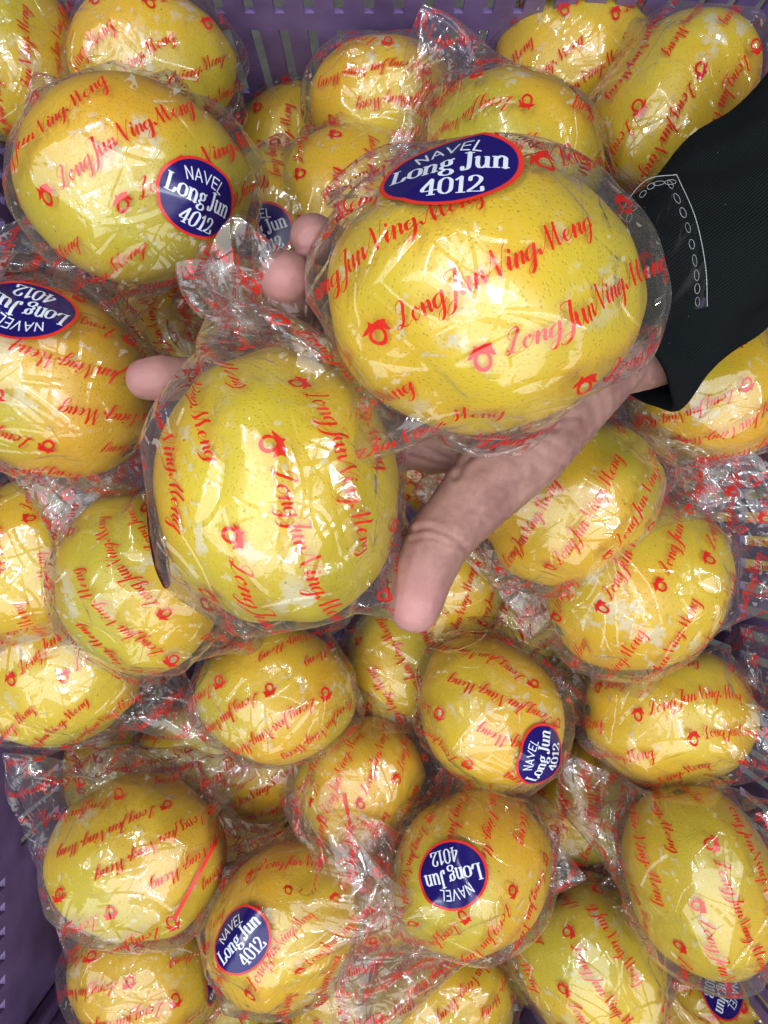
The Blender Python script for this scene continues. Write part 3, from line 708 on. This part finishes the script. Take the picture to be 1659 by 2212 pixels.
# ---------------------------------------------------------------- the hand under the two fruit
def chain_spheres(bm, pts, dens=.3):
    for (a, ra), (b, rb) in zip(pts[:-1], pts[1:]):
        L = (b-a).length; n = max(2, int(L/(min(ra, rb)*dens)))
        for k in range(n+1):
            t = k/n; bmesh.ops.create_icosphere(bm, subdivisions=2, radius=ra+(rb-ra)*t, matrix=Matrix.Translation(a.lerp(b, t)))
HS = {
 'index': [(1010, 860, .328, .0150), (868, 955, .327, .0135), (690, 1000, .346, .0100), (565, 995, .350, .0090), (480, 975, .348, .0082)],
 'middle': [(1010, 800, .332, .0155), (815, 845, .335, .0118), (610, 830, .346, .0102), (450, 820, .342, .0102), (390, 818, .338, .0102), (350, 817, .335, .0109), (318, 819, .3335, .0098)],
 'ring': [(1020, 740, .334, .0150), (840, 745, .336, .0115), (735, 700, .340, .0100), (668, 656, .312, .0096), (630, 618, .285, .0110), (618, 602, .278, .0108)],
 'pinky': [(1050, 690, .334, .0145), (880, 650, .334, .0105), (775, 570, .337, .0092), (718, 532, .312, .0092), (676, 514, .285, .0095)],
 'thumb': [(1330, 760, .330, .0180), (1235, 840, .324, .0215), (1145, 945, .317, .0212), (1048, 1050, .307, .0170), (985, 1122, .298, .0142), (945, 1170, .292, .0134), (915, 1240, .286, .0120), (899, 1296, .282, .0108), (896, 1312, .2815, .0102)],
 'wrist_a': [(1600, 560, .345, .0200), (1400, 755, .335, .0185), (1250, 800, .334, .0165), (1010, 840, .332, .0150)],
 'wrist_b': [(1600, 470, .345, .0200), (1400, 650, .336, .0190), (1230, 650, .334, .0180), (1050, 690, .334, .0150)],
 'web': [(1040, 950, .322, .0120), (960, 965, .324, .0115), (868, 955, .327, .0125)],
 'web_b': [(1060, 960, .320, .0110), (1010, 985, .3215, .0070), (930, 985, .326, .0085)],
 'knuckle': [(868, 955, .329, .0115), (815, 845, .337, .0110), (840, 745, .338, .0108), (880, 650, .335, .0100)],
}
person = tag(empty('person', at(1250, 780, .345)), 'hand in a black sleeve reaching in from the right, palm up under two wrapped citrus', 'hand')
bm = bmesh.new()
for ch in HS.values(): chain_spheres(bm, [(at(u, v, d), r) for u, v, d, r in ch])
me = bpy.data.meshes.new('hand_raw'); bm.to_mesh(me); bm.free()
raw = bpy.data.objects.new('hand_raw', me); col.objects.link(raw)
md = raw.modifiers.new('r', 'REMESH'); md.mode = 'VOXEL'; md.voxel_size = .0011
ms = raw.modifiers.new('s', 'SMOOTH'); ms.factor = .5; ms.iterations = 9
dg = bpy.context.evaluated_depsgraph_get(); hme = bpy.data.meshes.new_from_object(raw.evaluated_get(dg)); hme.name = 'hand'
bpy.data.objects.remove(raw); 
nv = len(hme.vertices); co = np.empty(nv*3); hme.vertices.foreach_get('co', co); co = co.reshape(-1, 3)
no = np.empty(nv*3); hme.vertices.foreach_get('normal', no); no = no.reshape(-1, 3)
dep = CZ-co[:, 2]; uu = co[:, 0]/dep*FOC+829.5; vv = 1106-co[:, 1]/dep*FOC
def crease(pts, width, depth):
    p = spline([(a, b) for a, b in pts], 10); best = np.full(nv, 1e9)
    for a, b in zip(p[:-1], p[1:]):
        e = b-a; L2 = (e*e).sum()+1e-9; t = np.clip(((uu-a[0])*e[0]+(vv-a[1])*e[1])/L2, 0, 1)
        best = np.minimum(best, np.hypot(uu-a[0]-e[0]*t, vv-a[1]-e[1]*t))
    w = np.exp(-(best/(width*.95))**2)-.45*np.exp(-((best-width*2.2)/(width*1.2))**2)       # a groove between two soft swellings
    co[:] -= no*(w*(no[:, 2] > .05)*depth*.5)[:, None]
for pts, w, dp in (
    ([(878, 1150), (925, 1142), (975, 1158), (1012, 1190)], 6, .0011), ([(880, 1168), (930, 1160), (985, 1180)], 5, .0007), ([(905, 1135), (960, 1138), (1010, 1160)], 5, .0005),
    ([(985, 1030), (1005, 995), (1050, 960), (1120, 930), (1200, 925)], 7, .0014), ([(1010, 960), (1080, 930), (1160, 905), (1260, 900)], 6, .0009),
    ([(1090, 940), (1130, 955), (1180, 985), (1225, 1010)], 5, .0006), ([(1115, 920), (1170, 945), (1230, 975)], 5, .0006),
    ([(890, 960), (930, 975), (985, 1000)], 6, .0012), ([(885, 985), (930, 998), (975, 1010)], 5, .0009), ([(1150, 1000), (1190, 1035)], 5, .0004),
    ([(1020, 1100), (1060, 1110), (1095, 1130)], 5, .0005), ([(985, 1190), (1010, 1165), (1040, 1150)], 5, .0006),
    ([(655, 520), (668, 505), (690, 498)], 5, .0010), ([(1240, 930), (1262, 960), (1270, 985)], 6, .0006)): crease(pts, w, dp)
hme.vertices.foreach_set('co', co.ravel())
rosy = np.zeros(nv)
for k, r in (('thumb', 95), ('middle', 80), ('ring', 75), ('pinky', 60), ('index', 70)):
    u, v = HS[k][-1][:2]; rosy = np.maximum(rosy, np.exp(-((uu-u)**2+(vv-v)**2)/r**2))
at_ = hme.attributes.new('rosy', 'FLOAT', 'POINT'); at_.data.foreach_set('value', rosy.astype(np.float32))
hme.polygons.foreach_set('use_smooth', [True]*len(hme.polygons)); hme.materials.clear(); hme.materials.append(M_SKIN); hme.update()
hand = bpy.data.objects.new('hand', hme); col.objects.link(hand); hand.parent = person; hand.location = -person.location
# sleeve
def sleeve_mesh():
    cl = [(1312, 722, .338), (1425, 626, .339), (1530, 545, .341), (1640, 450, .343), (1760, 340, .346), (1900, 215, .350)]
    C = spline([tuple(at(*c)) for c in cl], 12); T = np.gradient(C, axis=0); T /= np.linalg.norm(T, axis=1)[:, None]
    n = len(C); k = 96; V = []; U = []
    rs = np.random.RandomState(4); L = np.concatenate([[0], np.cumsum(np.linalg.norm(np.diff(C, axis=0), axis=1))])
    rows = [(0, -.004, .90), (0, -.0015, .93), (0, 0, .97)]+[(i, 0, 1.0) for i in range(n)]
    rows = [(2, 0, .90), (1, 0, .90), (0, 0, .91), (0, -.0022, .935), (0, -.0016, .975)]+[(i, 0, 1.0) for i in range(n)]
    for ri, (i, dx, sc) in enumerate(rows):
        s = np.cross(T[i], (0, 0, 1.0)); s /= np.linalg.norm(s); up = np.cross(s, T[i])
        for j in range(k):
            a = j/k*2*math.pi; t = L[i]
            f = 1+.035*math.sin(3*a+t*60)+.03*math.sin(5*a-t*95+1)+.02*math.sin(9*a+t*130)+.05*math.exp(-(t/.012)**2)*math.cos(a-.2)
            # diagonal drag folds
            f += .06*math.exp(-((math.sin(a*.5+.3+t*9))/.16)**2)*min(1, t*40)
            p = C[i]+T[i]*dx+s*(math.cos(a)*.0425*sc*f)+up*(math.sin(a)*.033*sc*f)
            V.append(tuple(p)); U.append((t*10+dx*10, j/k*2.4))
    m = len(rows)
    F = [(i*k+j, i*k+(j+1) % k, (i+1)*k+(j+1) % k, (i+1)*k+j) for i in range(m-1) for j in range(k)]
    return V, F, np.array(U)
V, F, U = sleeve_mesh()
sl = mesh_obj('sleeve', V, F, M_KNIT, person, True, U); sl.location = -person.location; sl['label'] = 'black fine-knit sleeve'
print('hand', nv, round(time.time()-T0, 1))

# ---------------------------------------------------------------- clear mouth of the upper bag with its row of embossed ovals, lying over the sleeve
def ribbon(name, A, B, nu, bulge, mat, parent, inv):
    A = spline([tuple(at(*p)) for p in A], 12); B = spline([tuple(at(*p)) for p in B], 12); n = min(len(A), len(B))
    V = []; U = []
    for i in range(n):
        a = A[i*(len(A)-1)//(n-1)]; b = B[i*(len(B)-1)//(n-1)]
        for j in range(nu+1):
            t = j/nu; p = a+(b-a)*t+np.array([0, 0, bulge*math.sin(t*math.pi)*(1+.4*math.sin(i*.5+t*5))]); V.append(tuple(inv@Vector(p))); U.append((i/n*.9, t*.7))
    F = [(i*(nu+1)+j, i*(nu+1)+j+1, (i+1)*(nu+1)+j+1, (i+1)*(nu+1)+j) for i in range(n-1) for j in range(nu)]
    return mesh_obj(name, V, F, mat, parent, True, np.array(U)), A, B
inv = HELD_A.matrix_world.inverted()
mouth, _, rimc = ribbon('bag_mouth', [(1418, 470, .262), (1405, 560, .256), (1412, 640, .258), (1425, 700, .262)], [(1462, 378, .272), (1502, 470, .270), (1524, 575, .273), (1528, 662, .279)], 14, .004, M_CLEAR, HELD_A, inv)
back, rimb, _ = ribbon('bag_mouth', [(1328, 505, .266), (1352, 440, .270), (1398, 388, .273), (1462, 377, .272)], [(1352, 520, .262), (1375, 470, .264), (1410, 425, .266), (1440, 425, .266)], 8, .001, M_CLEAR, HELD_A, inv)
def rim_line(name, C, r, parent):
    V = []; k = 6; n = len(C); T = np.gradient(C, axis=0)
    for i in range(n):
        t = T[i]/np.linalg.norm(T[i]); s = np.cross(t, (0, 0, 1.)); s /= np.linalg.norm(s); w = np.cross(s, t)
        for j in range(k):
            a = j/k*2*math.pi; V.append(tuple(inv@Vector(C[i]+(s*math.cos(a)+w*math.sin(a))*r)))
    return mesh_obj(name, V, [(i*k+j, i*k+(j+1) % k, (i+1)*k+(j+1) % k, (i+1)*k+j) for i in range(n-1) for j in range(k)], M_EMBOSS, parent)
rim_line('rim', rimc, .00013, mouth); rim_line('rim', rimb, .00013, back)
def torus(rx, ry, r):
    V = []; F = []; a, b = 20, 6
    for i in range(a):
        t = i/a*2*math.pi; c = Vector((rx*math.cos(t), ry*math.sin(t), 0)); dr = Vector((math.cos(t), math.sin(t), 0))
        for j in range(b):
            p = j/b*2*math.pi; V.append(tuple(c+dr*(r*math.cos(p))+Vector((0, 0, r*math.sin(p)))))
            F.append((i*b+j, ((i+1) % a)*b+j, ((i+1) % a)*b+(j+1) % b, i*b+(j+1) % b))
    return V, F
V, F = torus(.0009, .0019, .00010); eye = mesh_obj('embossed_oval', V, F, M_EMBOSS); col.objects.unlink(eye)
for C, par, cnt, off in ((rimc, mouth, 9, -.0042), (rimb, back, 7, .0030)):
    T = np.gradient(C, axis=0)
    for k in range(cnt):
        i = int((k+.5)/cnt*(len(C)-1)); t = Vector(T[i]).normalized(); s = t.cross(Vector((0, 0, 1))).normalized()
        o = eye.copy(); col.objects.link(o); o.parent = par
        side = s if off < 0 else s
        p = Vector(C[i])+s*(off if s.x > 0 else -off)+Vector((0, 0, .0012))
        rot = Matrix((s, t, s.cross(t))).transposed().to_4x4()
        o.matrix_local = inv@(Matrix.Translation(p)@rot@Matrix.Diagonal((.85+.3*((k*7) % 5)/5, .9+.25*((k*3) % 4)/4, 1, 1)))
